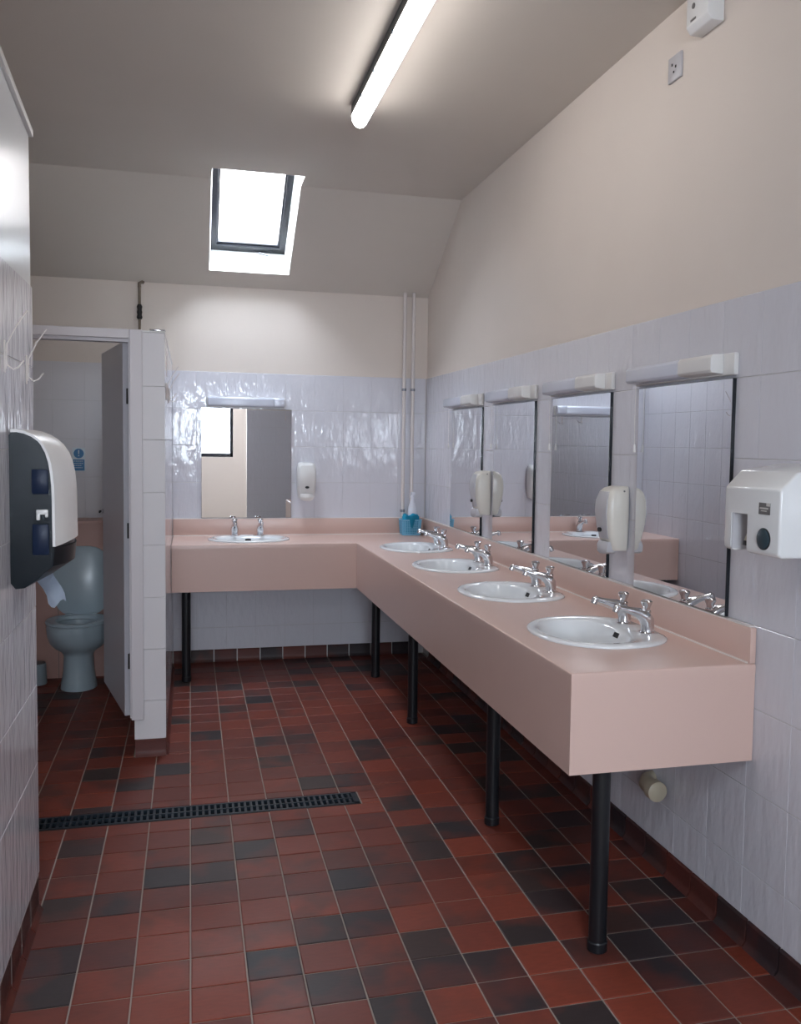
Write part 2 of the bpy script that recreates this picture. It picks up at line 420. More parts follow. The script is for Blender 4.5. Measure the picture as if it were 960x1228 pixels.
# rear wall built round its window opening
WX0, WX1, WZ0, WZ1 = -.75, .67, 1.25, 2.2
b = box(XW, YW-.14, -.1, WX0, YW, 3.3); box(WX1, YW-.14, -.1, XR+.15, YW, 3.3, bm=b)
box(WX0, YW-.14, -.1, WX1, YW, WZ0, bm=b); box(WX0, YW-.14, WZ1, WX1, YW, 3.3, bm=b)
wre = structure(link('wall_rear', b, M['plaster']))
wfl = structure(link('wall_far_left', box(XW-.12, YW-.14, -.1, XW, YB+.15, 3.4), M['plaster']))
w2 = bpy.data.objects.new('window_2', None); C.objects.link(w2); structure(w2); w2.location = (0, YW-.08, 0)
b = box(WX0, -.03, WZ0, WX1, .03, WZ0+.06, .004); box(WX0, -.03, WZ1-.05, WX1, .03, WZ1, .004, bm=b)
for x in (WX0, -.06, WX1-.05): box(x, -.03, WZ0, x+.05, .03, WZ1, .004, bm=b)
link('window_frame', b, M['frame'], w2)
for x0, x1 in ((WX0+.05, -.06), (-.01, WX1-.05)): link('pane', box(x0, -.003, WZ0+.06, x1, .003, WZ1-.05), M['glass'], w2)
portal('rear_window_portal', ((WX0+WX1)/2, YW-.15, (WZ0+WZ1)/2), (0, 1, 0), WX1-WX0, WZ1-WZ0)

# ------------------------------------------------------------------ ceiling with the roof window opening
OX0, OX1, OYL, OYT = .122, .637, 6.208, 5.335
ZB0, YS = 2.533, 5.545
def slope(y): return ZB0+(YB-y)*(CZ-ZB0)/(YB-YS)
b = bmesh.new()
def quad(*q): b.faces.new([b.verts.new(p) for p in q])
TT = .06
def slab(x0, x1, y0, y1, z0, z1, lean=0):
    """ceiling slab piece, underside y0->y1 at z0->z1"""
    lo = [(x0, y0, z0), (x1, y0, z0), (x1, y1, z1), (x0, y1, z1)]
    hi = [(x, y+(lean if k < 2 else 0), z+TT) for k, (x, y, z) in enumerate(lo)]
    V = [b.verts.new(p) for p in lo+hi]
    for f in ((3, 2, 1, 0), (4, 5, 6, 7), (0, 1, 5, 4), (1, 2, 6, 5), (2, 3, 7, 6), (3, 0, 4, 7)): b.faces.new([V[i] for i in f])
X0, X1 = XW-.1, XR+.08
RX0, RX1, RY0, RY1 = -.35, .35, -1.75, -.55      # unseen roof opening behind the camera, added for overhead light
slab(X0, RX0, YW-.1, .3, CZ, CZ); slab(RX1, X1, YW-.1, .3, CZ, CZ); slab(RX0, RX1, YW-.1, RY0, CZ, CZ); slab(RX0, RX1, RY1, .3, CZ, CZ)
for x0, x1 in ((X0, OX0), (OX1, X1)):
    slab(x0, x1, .3, YS, CZ, CZ); slab(x0, x1, YS, YB+.1, CZ, slope(YB+.1))
slab(OX0, OX1, .3, OYT, CZ, CZ); slab(OX0, OX1, OYL, YB+.1, slope(OYL), slope(YB+.1), .050)
bmesh.ops.recalc_face_normals(b, faces=b.faces[:])
ceil = structure(link('ceiling', b, M['ceil'], sharp=20))
# roof window: frame plane 0.2 above the slope
td = Vector((0, -(YB-YS), CZ-ZB0)).normalized(); nd = Vector((0, td.z, -td.y))
A0 = Vector((0, YB, ZB0))
def FP(s, o): p = A0+td*s+nd*o; return p.y, p.z
w1 = bpy.data.objects.new('window_1', None); C.objects.link(w1); structure(w1)
OFF = .2
FX0, FX1 = .134, .619
def inv(y, z): v = Vector((0, y, z))-A0; return v.dot(td)
s0 = inv(6.333, 2.768); s1 = 1.13
# plastered reveal (bottom, top, two sides), white
ba, bb = FP(s0, OFF), FP(s1, OFF)
b = bmesh.new(); T3 = .04
P = {}
lowo, lowi = (OYL, slope(OYL)+.0015), ba
topo, topi = (OYT, CZ+.0015), bb
def solid(f, off):
    v = [Vector(p) for p in f]; V = [b.verts.new(p) for p in v]+[b.verts.new(p+Vector(off)) for p in v]; n = len(v)
    b.faces.new(V[:n]); b.faces.new(V[n:][::-1])
    for i in range(n): b.faces.new((V[i], V[n+i], V[n+(i+1) % n], V[(i+1) % n]))
solid([(OX0, *lowo), (OX1, *lowo), (FX1, *lowi), (FX0, *lowi)], (0, .03, -.0))
solid([(OX0, *topo), (OX1, *topo), (FX1, *topi), (FX0, *topi)], (0, -.03, 0))
for xo, xi, sgn in ((OX0, FX0, -1), (OX1, FX1, 1)):
    solid([(xo, *lowo), (xi, *lowi), (xi, *topi), (xo, *topo), (xo, YS, CZ+.0015)], (sgn*.03, 0, 0))
bmesh.ops.recalc_face_normals(b, faces=b.faces[:])
link('reveal', b, M['white_paint'], w1, sharp=10)
def bar(x0, x1, s0_, s1_, o0, o1, bm=None):
    b2 = bmesh.new(); V = []
    for o_ in (o0, o1):
        for x, s in ((x0, s0_), (x1, s0_), (x1, s1_), (x0, s1_)):
            y, z = FP(s, o_); V.append(b2.verts.new((x, y, z)))
    for f in ((3, 2, 1, 0), (4, 5, 6, 7), (0, 1, 5, 4), (1, 2, 6, 5), (2, 3, 7, 6), (3, 0, 4, 7)): b2.faces.new([V[i] for i in f])
    bmesh.ops.recalc_face_normals(b2, faces=b2.faces[:])
    bmesh.ops.bevel(b2, geom=b2.edges[:], offset=.003, segments=1, affect='EDGES')
    return merge(bm, b2) if bm else b2
b = bar(FX0-.03, FX0+.038, s0-.03, s1+.03, OFF, OFF+.05); bar(FX1-.04, FX1+.03, s0-.03, s1+.03, OFF, OFF+.05, b)
bar(FX0-.03, FX1+.03, s0-.03, s0+.055, OFF, OFF+.05, b); bar(FX0-.03, FX1+.03, s1-.04, s1+.03, OFF, OFF+.05, b)
link('window_frame', b, M['frame'], w1)
b = bar(FX0+.03, FX0+.048, s0+.045, s1-.03, OFF+.01, OFF+.045); bar(FX1-.05, FX1-.03, s0+.045, s1-.03, OFF+.01, OFF+.045, b)
bar(FX0+.03, FX1-.03, s0+.045, s0+.068, OFF+.01, OFF+.045, b)
link('sash', b, M['frame'], w1)
link('pane', bar(FX0+.04, FX1-.04, s0+.05, s1-.03, OFF+.02, OFF+.026), M['glass'], w1)
yq, zq = FP(s0+.012, OFF-.012)
link('handle', tube([(FX1-.17, yq, zq), (FX1-.06, yq-.004, zq-.022)], .005, 8), M['dchrome'], w1)
pc = FP((s0+s1)/2, OFF+.07)
portal('roof_window_portal', ((FX0+FX1)/2, pc[0], pc[1]), -nd, FX1-FX0+.04, s1-s0)

w3 = bpy.data.objects.new('added_roof_window', None); C.objects.link(w3); structure(w3)  # added roof window, lets overhead light in near the camera
b = box(RX0-.03, RY0-.03, CZ+.002, RX0, RY1+.03, CZ+.22); box(RX1, RY0-.03, CZ+.002, RX1+.03, RY1+.03, CZ+.22, bm=b)
box(RX0, RY0-.03, CZ+.002, RX1, RY0, CZ+.22, bm=b); box(RX0, RY1, CZ+.002, RX1, RY1+.03, CZ+.22, bm=b)
link('reveal', b, M['white_paint'], w3)
b = box(RX0, RY0, CZ+.16, RX0+.05, RY1, CZ+.21); box(RX1-.05, RY0, CZ+.16, RX1, RY1, CZ+.21, bm=b)
box(RX0, RY0, CZ+.16, RX1, RY0+.05, CZ+.21, bm=b); box(RX0, RY1-.05, CZ+.16, RX1, RY1, CZ+.21, bm=b)
link('window_frame', b, M['frame'], w3)
link('pane', box(RX0+.05, RY0+.05, CZ+.18, RX1-.05, RY1-.05, CZ+.186), M['glass'], w3)
portal('added_roof_portal', ((RX0+RX1)/2, (RY0+RY1)/2, CZ+.24), (0, 0, -1), RX1-RX0, RY1-RY0)

# neighbouring roof seen through the glass
nb = thing('roof_ridge', 'pale slate roof of a neighbouring building glimpsed through the skylight', 'roof', (0, 0, 0))
b = prism([(-8, 0), (.9, 0), (.9, 6.2), (.15, 6.55), (-3, 6.6), (-8, 6.0)], 'y', 17, 22)
link('slope_slab', b, M['slate'], nb)

# ------------------------------------------------------------------ skirting tiles
def skirt(name, origin, rz, cols, h, t=.012):
    p = bpy.data.objects.new(name, None); C.objects.link(p); structure(p)
    ca, sa = math.cos(rz), math.sin(rz)
    for a, c_ in zip(cols, cols[1:]):
        w = c_-a-.007
        if w < .01: continue
        key = ('sk', round(w, 4), h, t)
        if key not in WT:
            bm = bmesh.new(); pr = [(0, 0), (-t-.014, 0), (-t-.010, .006), (-t-.002, .016), (-t, .028), (-t, h-.006), (-t+.005, h), (0, h)]
            A = [bm.verts.new((-w/2, y, z)) for y, z in pr]; B = [bm.verts.new((w/2, y, z)) for y, z in pr]
            bm.faces.new(A); bm.faces.new(B[::-1])
            for i in range(len(pr)): j = (i+1) % len(pr); bm.faces.new((A[i], B[i], B[j], A[j]))
            bmesh.ops.recalc_face_normals(bm, faces=bm.faces[:])
            o = link('tile', bm, M['quarry']); WT[key] = o.data
        else:
            o = bpy.data.objects.new('tile', WT[key]); C.objects.link(o)
        lx = (a+c_)/2
        o.location = (origin[0]+lx*ca-sa*.0, origin[1]+lx*sa, 0); o.rotation_euler.z = rz; o.parent = p
        o.color = (.35 if 'cubicle' in name else rnd.choice((.35, .5, .7, .95, .95)), rnd.uniform(0, .5), 0, 1)
    return p
ys = [6.30-.1585*k for k in range(1, 28)]
skirt('baseboard_right', (XR+.005, 0), -PI/2, [-y for y in ys], ZK)
skirt('baseboard_back', (0, YB+.005), 0, [XN]+[.0+.1548*k for k in range(0, 11)], ZK)
skirt('baseboard_left', (XL-.006, 0), PI/2, [YL-.002-.155*k for k in range(0, 14)][::-1], .118, .004)
skirt('baseboard_cubicle_end', (0, YN+.006), 0, [-.257, XN+.002], .08, .008)
skirt('baseboard_cubicle_side', (XN-.006, 0), PI/2, [YN+.155*k for k in range(0, 12)], .08, .006)

# ------------------------------------------------------------------ L-shaped vanity counter
BY = [2.86, 3.72, 4.57, 5.42]; BXc = 1.335; BBX, BBY = .370, 6.045
def basin_ring(a, bfront, bback, flat, n=48, z=0, cxo=0):
    """outline in local coords: x = width axis, y = towards wall; back flattened"""
    R = []
    for k in range(n):
        t = 2*PI*k/n; x = a*math.copysign(abs(math.cos(t))**.93, math.cos(t)); s = math.sin(t)
        y = bback*math.copysign(abs(s)**.8, s) if s > 0 else bfront*s
        y = min(y, flat)
        R.append((x, y+cxo, z))
    return R
vc = thing('vanity_counter', 'L-shaped pink laminate washbasin counter on black round legs along two walls', 'counter', (XR-.3, 4.0, 0))
def vpart(name, bm, mt):
    o = link(name, bm, mt); o.parent = vc; o.matrix_parent_inverse = Matrix.Translation(-vc.location); return o
L6 = [(XC, Y0), (XR-.001, Y0), (XR-.001, YB-.001), (XN+.001, YB-.001), (XN+.001, YC), (XC, YC)]
top = prism(L6, 'z', ZC-.03, ZC)
bmesh.ops.bevel(top, geom=[e for e in top.edges if all(v.co.z > ZC-.001 for v in e.verts) and all(v.co.x < XR-.01 or v.co.y < Y0+.01 for v in e.verts)], offset=.007, segments=3, profile=.5, affect='EDGES')
holes = []
for y in BY:
    R = basin_ring(.235, .185, .175, .17)
    holes.append(loft([[(BXc+q[1], y-q[0], z) for q in R] for z in (ZC-.06, ZC+.03)]))
R = basin_ring(.235, .185, .175, .17); holes.append(loft([[(BBX+q[0], BBY+q[1], z) for q in R] for z in (ZC-.06, ZC+.03)]))
vpart('worktop', cut(top, holes), M['lam'])
vpart('apron', box(XC, Y0+.0185, ZB, XC+.018, YC+.018, ZC-.0301), M['lam'])
vpart('apron', box(XN+.002, YC, ZB, XC-.0002, YC+.018, ZC-.0301), M['lam'])
vpart('end_panel', box(XC, Y0, ZB, XR-.002, Y0+.018, ZC-.0301), M['lam'])
vpart('splashback', box(XR-.022, Y0, ZC, XR-.001, YB-.022, .972, .004), M['lam'])
vpart('splashback', box(XN+.002, YB-.022, ZC, XR-.001, YB-.001, .978, .004), M['lam'])
b = box(XR-.026, Y0+.01, ZC, XR-.022, YB-.026, ZC+.005); box(XN+.002, YB-.026, ZC, XR-.022, YB-.022, ZC+.006, bm=b)
box(XR-.02, Y0+.01, .972, XR-.001, YB-.022, .975, bm=b); box(XN+.004, YB-.02, .978, XR-.022, YB-.001, .981, bm=b)
vpart('sealant', b, M['seal'])
def leg_bm(x, y):
    bb_ = lathe([(.026, 0), (.030, .004), (.030, .03), (.027, .034), (.027, ZC-.03)], 24, (x, y, 0))
    return lathe([(.045, ZC-.036), (.045, ZC-.031)], 24, (x, y, 0), bb_)
for x, y in ((1.172, 2.425), (1.155, 3.362), (1.155, 4.71), (1.152, 5.715), (-.025, 5.835)):
    vpart('leg', leg_bm(x, y), M['leg'])

# ------------------------------------------------------------------ washbasins with pillar taps
def tap(parent, lx, side, n='tap'):
    """tap on the ledge; local y to wall (+), spout towards -y"""
    base = (lx, .160)
    b = lathe([(.025, 0), (.0255, .004), (.022, .008)], 20, (base[0], base[1], .009))
    tube([(lx, .162, .016), (lx, .163, .034), (lx, .160, .052), (lx, .149, .068), (lx, .128, .080), (lx, .100, .088), (lx, .070, .096), (lx, .050, .101)], [.0225, .0225, .0245, .0235, .0180, .0125, .0100, .0090], 16, b)
    lathe([(.016, 0), (.015, .012), (.011, .016)], 16, (base[0], base[1]-.003, .064), b)
    t = link(n, b, M['chrome'], parent)
    hd = lathe([(.012, 0), (.0165, .004), (.0165, .010), (.012, .014), (.0135, .024), (.0195, .036), (.0205, .042), (.014, .047), (.004, .048)], 10, (base[0], base[1]-.003, .076))
    link('tap_head', hd, M['chrome'], t)
    nz = tube([(lx, .056, .104), (lx, .048, .100), (lx, .041, .084)], [.0115, .0125, .0105], 14)
    link('nozzle', nz, M['chrome'], t)
    return t
def make_basin(label):
    t = thing('washbasin', label, 'washbasin', group='white oval washbasins set in the pink counter')
    O_ = lambda s, z, dy=0: basin_ring(.262*s, .215*s, .235*s, .200, z=z, cxo=dy)
    I = lambda a, f, bk, z, dy: basin_ring(a, f, bk, 9, z=z, cxo=dy)
    rings = [O_(.995, .0005), O_(1.0, .005), O_(.988, .009), O_(.95, .0115), O_(.90, .0125),
             I(.212, .172, .118, .010, -.012), I(.203, .163, .108, .001, -.012), I(.190, .150, .094, -.03, -.012), I(.165, .128, .078, -.075, -.012),
             I(.125, .095, .058, -.108, -.010), I(.07, .055, .038, -.124, -.008), I(.022, .022, .022, -.128, -.006)]
    under = [I(.022, .022, .022, -.142, -.006), I(.078, .063, .046, -.136, -.008), I(.136, .106, .068, -.118, -.010), I(.176, .14, .09, -.083, -.012),
             I(.202, .162, .106, -.035, -.012), I(.215, .172, .118, -.005, -.012), O_(.86, -.001), O_(.99, .0003)]
    n = len(rings[0]); bm = bmesh.new(); V = [[bm.verts.new(q) for q in r] for r in rings+under]
    for a, c_ in zip(V, V[1:]+[V[0]]):
        for k in range(n): bm.faces.new((a[k], a[(k+1) % n], c_[(k+1) % n], c_[k]))
    bmesh.ops.recalc_face_normals(bm, faces=bm.faces[:])
    bowl = link('bowl', bm, M['ceramic'], t, sharp=60)
    link('waste_plug', lathe([(.020, -.130), (.021, -.126), (.012, -.124)], 16, (0, -.006, 0)), M['dchrome'], t)
    link('waste_pipe', lathe([(.018, -.24), (.018, -.14)], 12, (0, -.006, 0)), M['waste'], t)
    # overflow slot in the bowl side below the taps
    b = bmesh.new()
    P0 = [(-.019, .0865, -.020), (.019, .0865, -.020), (.019, .0945, -.004), (-.019, .0945, -.004)]
    V = [b.verts.new((x, y-.0015, z)) for x, y, z in P0]+[b.verts.new((x, y+.004, z)) for x, y, z in P0]
    for f in ((3, 2, 1, 0), (4, 5, 6, 7), (0, 1, 5, 4), (1, 2, 6, 5), (2, 3, 7, 6), (3, 0, 4, 7)): b.faces.new([V[i] for i in f])
    bmesh.ops.recalc_face_normals(b, faces=b.faces[:])
    link('overflow_slot', b, M['black'], t)
    tap(t, -.085, -1); tap(t, .085, 1)
    return t
bl = ['white oval washbasin nearest the camera, by the open end of the pink counter',
      'white oval washbasin second from the open end of the pink counter',
      'white oval washbasin third from the open end, in front of a far mirror',
      'white oval washbasin nearest the room corner on the long run, beside the blue basket']
proto = make_basin(bl[0])
for k, y in enumerate(BY):
    o = proto if k == 0 else copy_tree(proto)
    o.location = (BXc-.003, y, ZC); o.rotation_euler.z = -PI/2; o['label'] = bl[k]
o = copy_tree(proto); o.location = (BBX, BBY, ZC); o.rotation_euler.z = 0
o['label'] = 'white oval washbasin in the short back counter under the back-wall mirror'

# ------------------------------------------------------------------ mirrors
def make_mirror(label, w, h):
    t = thing('mirror', label, 'mirror', group='frameless wall mirrors')
    link('mirror_back', box(-w/2, -.0125, 0, w/2, .0, h), M['mirror_edge'], t)
    link('mirror_glass', box(-w/2+.001, -.0130, .001, w/2-.001, -.0126, h-.001), M['mirror'], t)
    return t
ML = [((2.498, 3.107), 'tall frameless mirror nearest the camera, beside the white hand dryer'),
      ((3.345, 3.946), 'frameless mirror second from the hand dryer, left of the near soap dispenser'),
      ((4.172, 4.778), 'frameless mirror third from the hand dryer, right of the far soap dispenser'),
      ((5.005, 5.628), 'narrow-looking frameless mirror closest to the room corner')]
ZM0, ZM1 = .978, 1.717
for (a, b_), l in ML:
    o = make_mirror(l, b_-a, ZM1-ZM0); o.location = (XR-.0005, (a+b_)/2, ZM0); o.rotation_euler.z = -PI/2
o = make_mirror('frameless mirror on the back wall above the single basin, reflecting a window', .598, 1.722-.984)
o.location = (.372, YB-.0005, .984)

# ------------------------------------------------------------------ mirror light fittings
def make_light(label, w):
    t = thing('mirror_light', label, 'wall light', group='slim white strip lights above the mirrors')
    link('backplate', box(-w/2, -.018, 0, w/2, 0, .068, .004), M['plastic'], t)
    pr = [(-.018, .004), (-.058, .008), (-.064, .016), (-.064, .054), (-.056, .064), (-.018, .066)]
    sp_ = w*.10
    link('diffuser', prism([(y, z) for y, z in pr], 'x', -w/2+.012, sp_-.001, bev=.0015), M['louvre'], t)
    link('socket_housing', prism([(y-.001, z+.001) for y, z in pr], 'x', sp_+.001, w/2-.055, bev=.0015), M['plastic'], t)
    link('pull_cord', tube([(-w/2+.03, -.03, .004), (-w/2+.03, -.031, -.12), (-w/2+.031, -.03, -.215)], .0011, 6), M['plastic'], t)
    link('cord_toggle', lathe([(.002, .03), (.0045, .022), (.0055, 0)], 10, (-w/2+.031, -.03, -.245)), M['plastic'], t)
    return t
LL = [(2.488, 3.130, 'strip light above the mirror nearest the hand dryer, biggest in view'),
      (3.330, 3.966, 'strip light above the second mirror from the hand dryer'),
      (4.164, 4.808, 'strip light above the third mirror from the hand dryer'),
      (5.008, 5.664, 'strip light above the mirror nearest the room corner')]
for a, b_, l in LL:
    o = make_light(l, b_-a); o.location = (XR, (a+b_)/2, 1.727); o.rotation_euler.z = -PI/2
t = thing('mirror_light', 'long plain strip light above the back-wall mirror', 'wall light', (.367, YB, 1.730), 0, 'slim white strip lights above the mirrors')
link('backplate', box(-.26, -.018, 0, .26, 0, .07, .004), M['plastic'], t)
link('diffuser', prism(pr := [(-.018, .004), (-.058, .006), (-.064, .014), (-.064, .056), (-.056, .066), (-.018, .068)], 'x', -.252, .18, bev=.0015), M['louvre'], t)
link('socket_housing', prism(pr, 'x', .182, .252, bev=.0015), M['louvre'], t)

# ------------------------------------------------------------------ soap dispensers
def make_soap(label, cover, front):
    t = thing('soap_dispenser', label, 'soap dispenser', group='wall soap dispensers')
    # body: front view rounded, belly side view; y negative = out from the wall
    def ring(z, w, d):
        R = []
        for k in range(28):
            a = 2*PI*k/28; c_, s = math.cos(a), math.sin(a)
            x = w/2*math.copysign(abs(c_)**.45, c_); y = -d/2-d/2*math.copysign(abs(s)**(.5 if s < 0 else .6), s)
            R.append((x, min(y, 0), z))
        return R
    prof = [(.0, .100, .066), (.006, .108, .072), (.05, .122, .084), (.10, .130, .096), (.15, .132, .100), (.19, .130, .098), (.222, .122, .088), (.238, .108, .070), (.245, .086, .045)]
    link('cover', loft([ring(z, w, d) for z, w, d in prof]), cover, t, sharp=50)
    # front face shell, slightly greyer
    def fr(z, w, d):
        return [(x*w/2, -d+.0005-.006*(1-abs(x)**2.5), z) for x in (-1, -.8, -.5, 0, .5, .8, 1)]+[(x*w/2, -d+.012, z) for x in (1, 0, -1)]
    link('front_shell', loft([fr(z, w, d) for z, w, d in ((.045, .078, .084), (.09, .092, .093), (.15, .10, .1), (.19, .098, .097), (.225, .085, .084))]), front, t, sharp=50)
    link('push_bar', loft([[(x*w/2, -d0-dd*(1-x*x), z) for x in (-1, -.6, 0, .6, 1)]+[(x*w/2, -.05, z) for x in (1, 0, -1)] for z, w, d0, dd in ((-.014, .05, .084, .012), (-.006, .082, .088, .014), (.018, .092, .088, .014), (.034, .086, .082, .012))]), front, t, sharp=50)
    s = link('sight_window', lathe([(.014, -.003), (.014, .003)], 16), M['black'], t)
    s.rotation_euler = (PI/2, 0, 0); s.location = (0, -.1015, .078); s.scale = (1, .6, 1)
    s = link('lock', lathe([(.0035, -.003), (.0035, .003)], 10), M['lbl'], t)
    s.rotation_euler = (0, PI/2, 0); s.location = (.0575, -.03, .228)
    return t
o = make_soap('cream soap dispenser between the two mirrors nearest the hand dryer', M['cream'], M['greyp']); o.location = (XR, 3.228, 1.105); o.rotation_euler.z = -PI/2
o = make_soap('cream soap dispenser between the two mirrors nearest the room corner', M['cream'], M['greyp']); o.location = (XR, 4.89, 1.112); o.rotation_euler.z = -PI/2
o = make_soap('white soap dispenser on the back wall, right of the back mirror', M['plastic'], M['plastic']); o.location = (.770, YB, 1.118)

# ------------------------------------------------------------------ hand dryer
hd = thing('hand_dryer', 'white enamelled hand dryer with round dark button at the right edge', 'hand dryer', (XR, 2.105, 1.2), -PI/2)
DW, DD = .246, .2
prof = [(0, .025), (-DD+.01, .025), (-DD, .034), (-DD, .197), (-.153, .243), (-.02, .262), (0, .262)]
body = prism(prof, 'x', -DW/2, DW/2, bev=.008, seg=3)
body = cut(body, [box(-.088, -DD-.05, -.02, .006-.02, -.05, .128)])
link('casing', body, M['white_enamel'], hd)
link('recess_panel', prism([(-.0875, -.052), (-.060, -.052), (-.066, -.11), (-.084, -DD+.004), (-.0875, -DD+.002)], 'z', .030, .1275), M['greyp'], hd)
b = tube([(-.052, -.12, .126), (-.048, -.142, .10), (-.046, -.160, .048)], [.014, .019, .023], 18)
link('nozzle', b, M['waste'], hd)
link('nozzle_mouth', tube([(-.046, -.1595, .050), (-.0458, -.162, .038)], [.0245, .0245], 18), M['black'], hd)
link('nozzle_collar', tube([(-.050, -.136, .116), (-.048, -.144, .106)], .022, 18), M['chrome'], hd)
b = lathe([(.026, -.002), (.026, .004), (.022, .006)], 28)
o = link('push_button', b, M['teal'], hd, (.060, -DD, .070)); o.rotation_euler = (PI/2, 0, 0)
b = lathe([(.0285, -.002), (.0285, .002)], 28); o = link('button_ring', b, M['black'], hd, (.060, -DD, .070)); o.rotation_euler = (PI/2, 0, 0)
lp = link('rating_label', box(.036, -DD-.0012, .133, .083, -DD+.001, .163), M['lbl'], hd)
b = box(.041, -DD-.0018, .147, .076, -DD-.001, .151); box(.046, -DD-.0018, .141, .070, -DD-.001, .1435, bm=b); box(.068, -DD-.0018, .155, .083, -DD-.001, .163, bm=b)
link('label_print', b, M['lbl2'], lp)

# ------------------------------------------------------------------ paper towel dispenser on the left wall
td_ = thing('towel_dispenser', 'smoked dark blue paper towel dispenser with white curved front on the left wall', 'towel dispenser', (XL, 2.65, 1.1))
PWY = .32
side = [(0.0, .010), (0.0, .408), (.012, .422), (.035, .416), (.054, .408), (.070, .396), (.083, .379), (.093, .358), (.100, .33), (.104, .30), (.107, .25), (.1085, .105), (.106, .055), (.07, .02), (.035, -.004), (.012, -.006)]
def bulge(u): return 1+.33*math.sin(PI*u)**.8 if 0 < u < 1 else 1
ringsb = []
NS = 11
for k in range(NS):
    u = k/(NS-1); ringsb.append([(x*bulge(u)*(.985), u*PWY, z) for x, z in side])
link('body', loft(ringsb), M['navy'], td_, sharp=40)
arc = [(.004, .424), (.020, .4245), (.038, .421), (.056, .413), (.072, .401), (.086, .384), (.097, .362), (.1045, .336), (.109, .306), (.1115, .275), (.1125, .24), (.1135, .108)]
arc2 = [(x-.007 if z < .4 else x, z-.0 if z < .4 else z-.008) for x, z in arc][::-1]
link('front_cover', loft([[(x*bulge(k/(NS-1)), -.002+k/(NS-1)*(PWY+.004), z+(.012*math.sin(PI*k/(NS-1)) if z < .2 else 0)) for x, z in arc+arc2] for k in range(NS)]), M['plastic'], td_, sharp=40)
link('chin', loft([[(x*bulge(k/(NS-1)), .001+k/(NS-1)*(PWY-.002), z) for x, z in ((.09, .104), (.1105, .104), (.107, .055), (.088, .038))] for k in range(NS)]), M['navy'], td_, sharp=40)
link('roll', box(.055, -.0015, .250, .098, .003, .318, .004), M['navy2'], td_)
link('roll', box(.055, -.0015, .085, .098, .003, .170, .004), M['navy2'], td_)
b = box(.066, -.004, .195, .096, .002, .209, .003); box(.066, -.004, .180, .076, .002, .2, .003, bm=b); box(.088, -.004, .188, .096, .002, .2, .002, bm=b)
link('latch', b, M['plastic'], td_)
# hanging sheet, folded
b = bmesh.new(); gr = []
for i in range(7):
    u = i/6; row = []
    for j in range(7):
        v = j/6; row.append(b.verts.new((.055+.03*u+.022*v-.012*math.sin(v*5), .05+.13*u+.02*math.sin(v*4), .03-.085*v-.02*u*v+.012*math.sin(u*6+v*3))))
    gr.append(row)
for i in range(6):
    for j in range(6): b.faces.new((gr[i][j], gr[i+1][j], gr[i+1][j+1], gr[i][j+1]))
bmesh.ops.solidify(b, geom=b.faces[:], thickness=.0008)
link('paper_towel', b, M['paper'], td_)

# ------------------------------------------------------------------ coat hooks
def hook(label, loc, rz, group='white wire coat hooks'):
    """double wire hook on a wall; local -y = out from the wall, long prong rises"""
    t = thing('coat_hook', label, 'coat hook', loc, rz, group)
    w = tube([(0, 0, .02), (0, -.004, .02), (0, -.006, .015), (0, -.006, -.02)], .0022, 8)
    link('wire', tube([(0, -.005, -.035), (0, -.006, .0), (0, -.008, .03), (0, -.03, .075), (0, -.058, .118)], [.0025, .0025, .0022, .002, .0022], 8), M['pipe'], t)
    link('wire', tube([(0, -.005, -.002), (.0, -.008, -.025), (0, -.022, -.036), (0, -.035, -.030), (0, -.048, -.012)], .0022, 8), M['pipe'], t)
    link('fixing_plate', box(-.006, -.004, -.045, .006, 0, .040, .002), M['pipe'], t)
    return t
hook('white wire coat hook at the photo\'s left edge, nearer one above the towel dispenser', (XL, 2.60, 1.715), PI/2+0.0)
hook('white wire coat hook at the end corner of the left wall, farther of the two', (XL, 2.93, 1.705), PI/2)
hook('chrome coat hook high on the tiled cubicle side wall, near its front end', (XN, 4.72, 1.745), PI/2, 'chrome coat hooks')
hook('wire coat hook on the cubicle side wall seen in the nearest mirror', (XN, 5.16, 1.745), PI/2, 'chrome coat hooks')
hook('wire coat hook on the tiled wall behind the viewer, seen in the back mirror', (1.36, -.994, 1.86), PI, 'chrome coat hooks')
cb = thing('corner_bracket', 'small chrome bracket clipped on the top front corner of the cubicle wall', 'bracket', (XN-.03, YN+.01, 2.006))
link('clip', box(-.038, -.014, 0, .034, .02, .008, .003), M['chrome'], cb)
link('hanging_wire', tube([(.030, .03, .002), (.040, .05, -.05), (.034, .09, -.14), (.036, .12, -.20)], .0018, 6), M['pipe'], cb)

# ------------------------------------------------------------------ cubicle: frame, door, toilet, boxing, bin, sign
d1 = bpy.data.objects.new('door_1', None); C.objects.link(d1); structure(d1); d1.location = (-.285, 4.515, 0)
def dpart(name, bm, mt, par=None):
    o = link(name, bm, mt); o.parent = par or d1
    if not par: o.matrix_parent_inverse = Matrix.Translation(-d1.location)
    return o
b = box(-.268, YN-.022, .182, -.213, YN-.002, 2.007, .002, 1); box(-.275, YN-.010, .19, -.258, YN+.06, 1.97, .001, 1, bm=b)
dpart('door_post', b, M['doorframe'])
b = box(-1.5, YN-.022, 1.965, -.2685, YN-.001, 2.007, .002, 1); box(-1.5, YN, 1.95, -.26, YN+.06, 1.972, .001, 1, bm=b)
dpart('door_head', b, M['doorframe'])
dpart('door_post', box(-1.14, YN-.02, .182, -1.08, YN+.06, 1.965, .002, 1), M['doorframe'])
fr2 = dpart('side_panel', box(-1.44, YN+.01, .15, -1.14, YN+.03, 1.95), M['door'])
ang = math.atan2(.675, -.151)
leaf = bpy.data.objects.new('leaf', None)
bm = box(0, -.018, .188, .690, .018, 1.955, .002, 1)
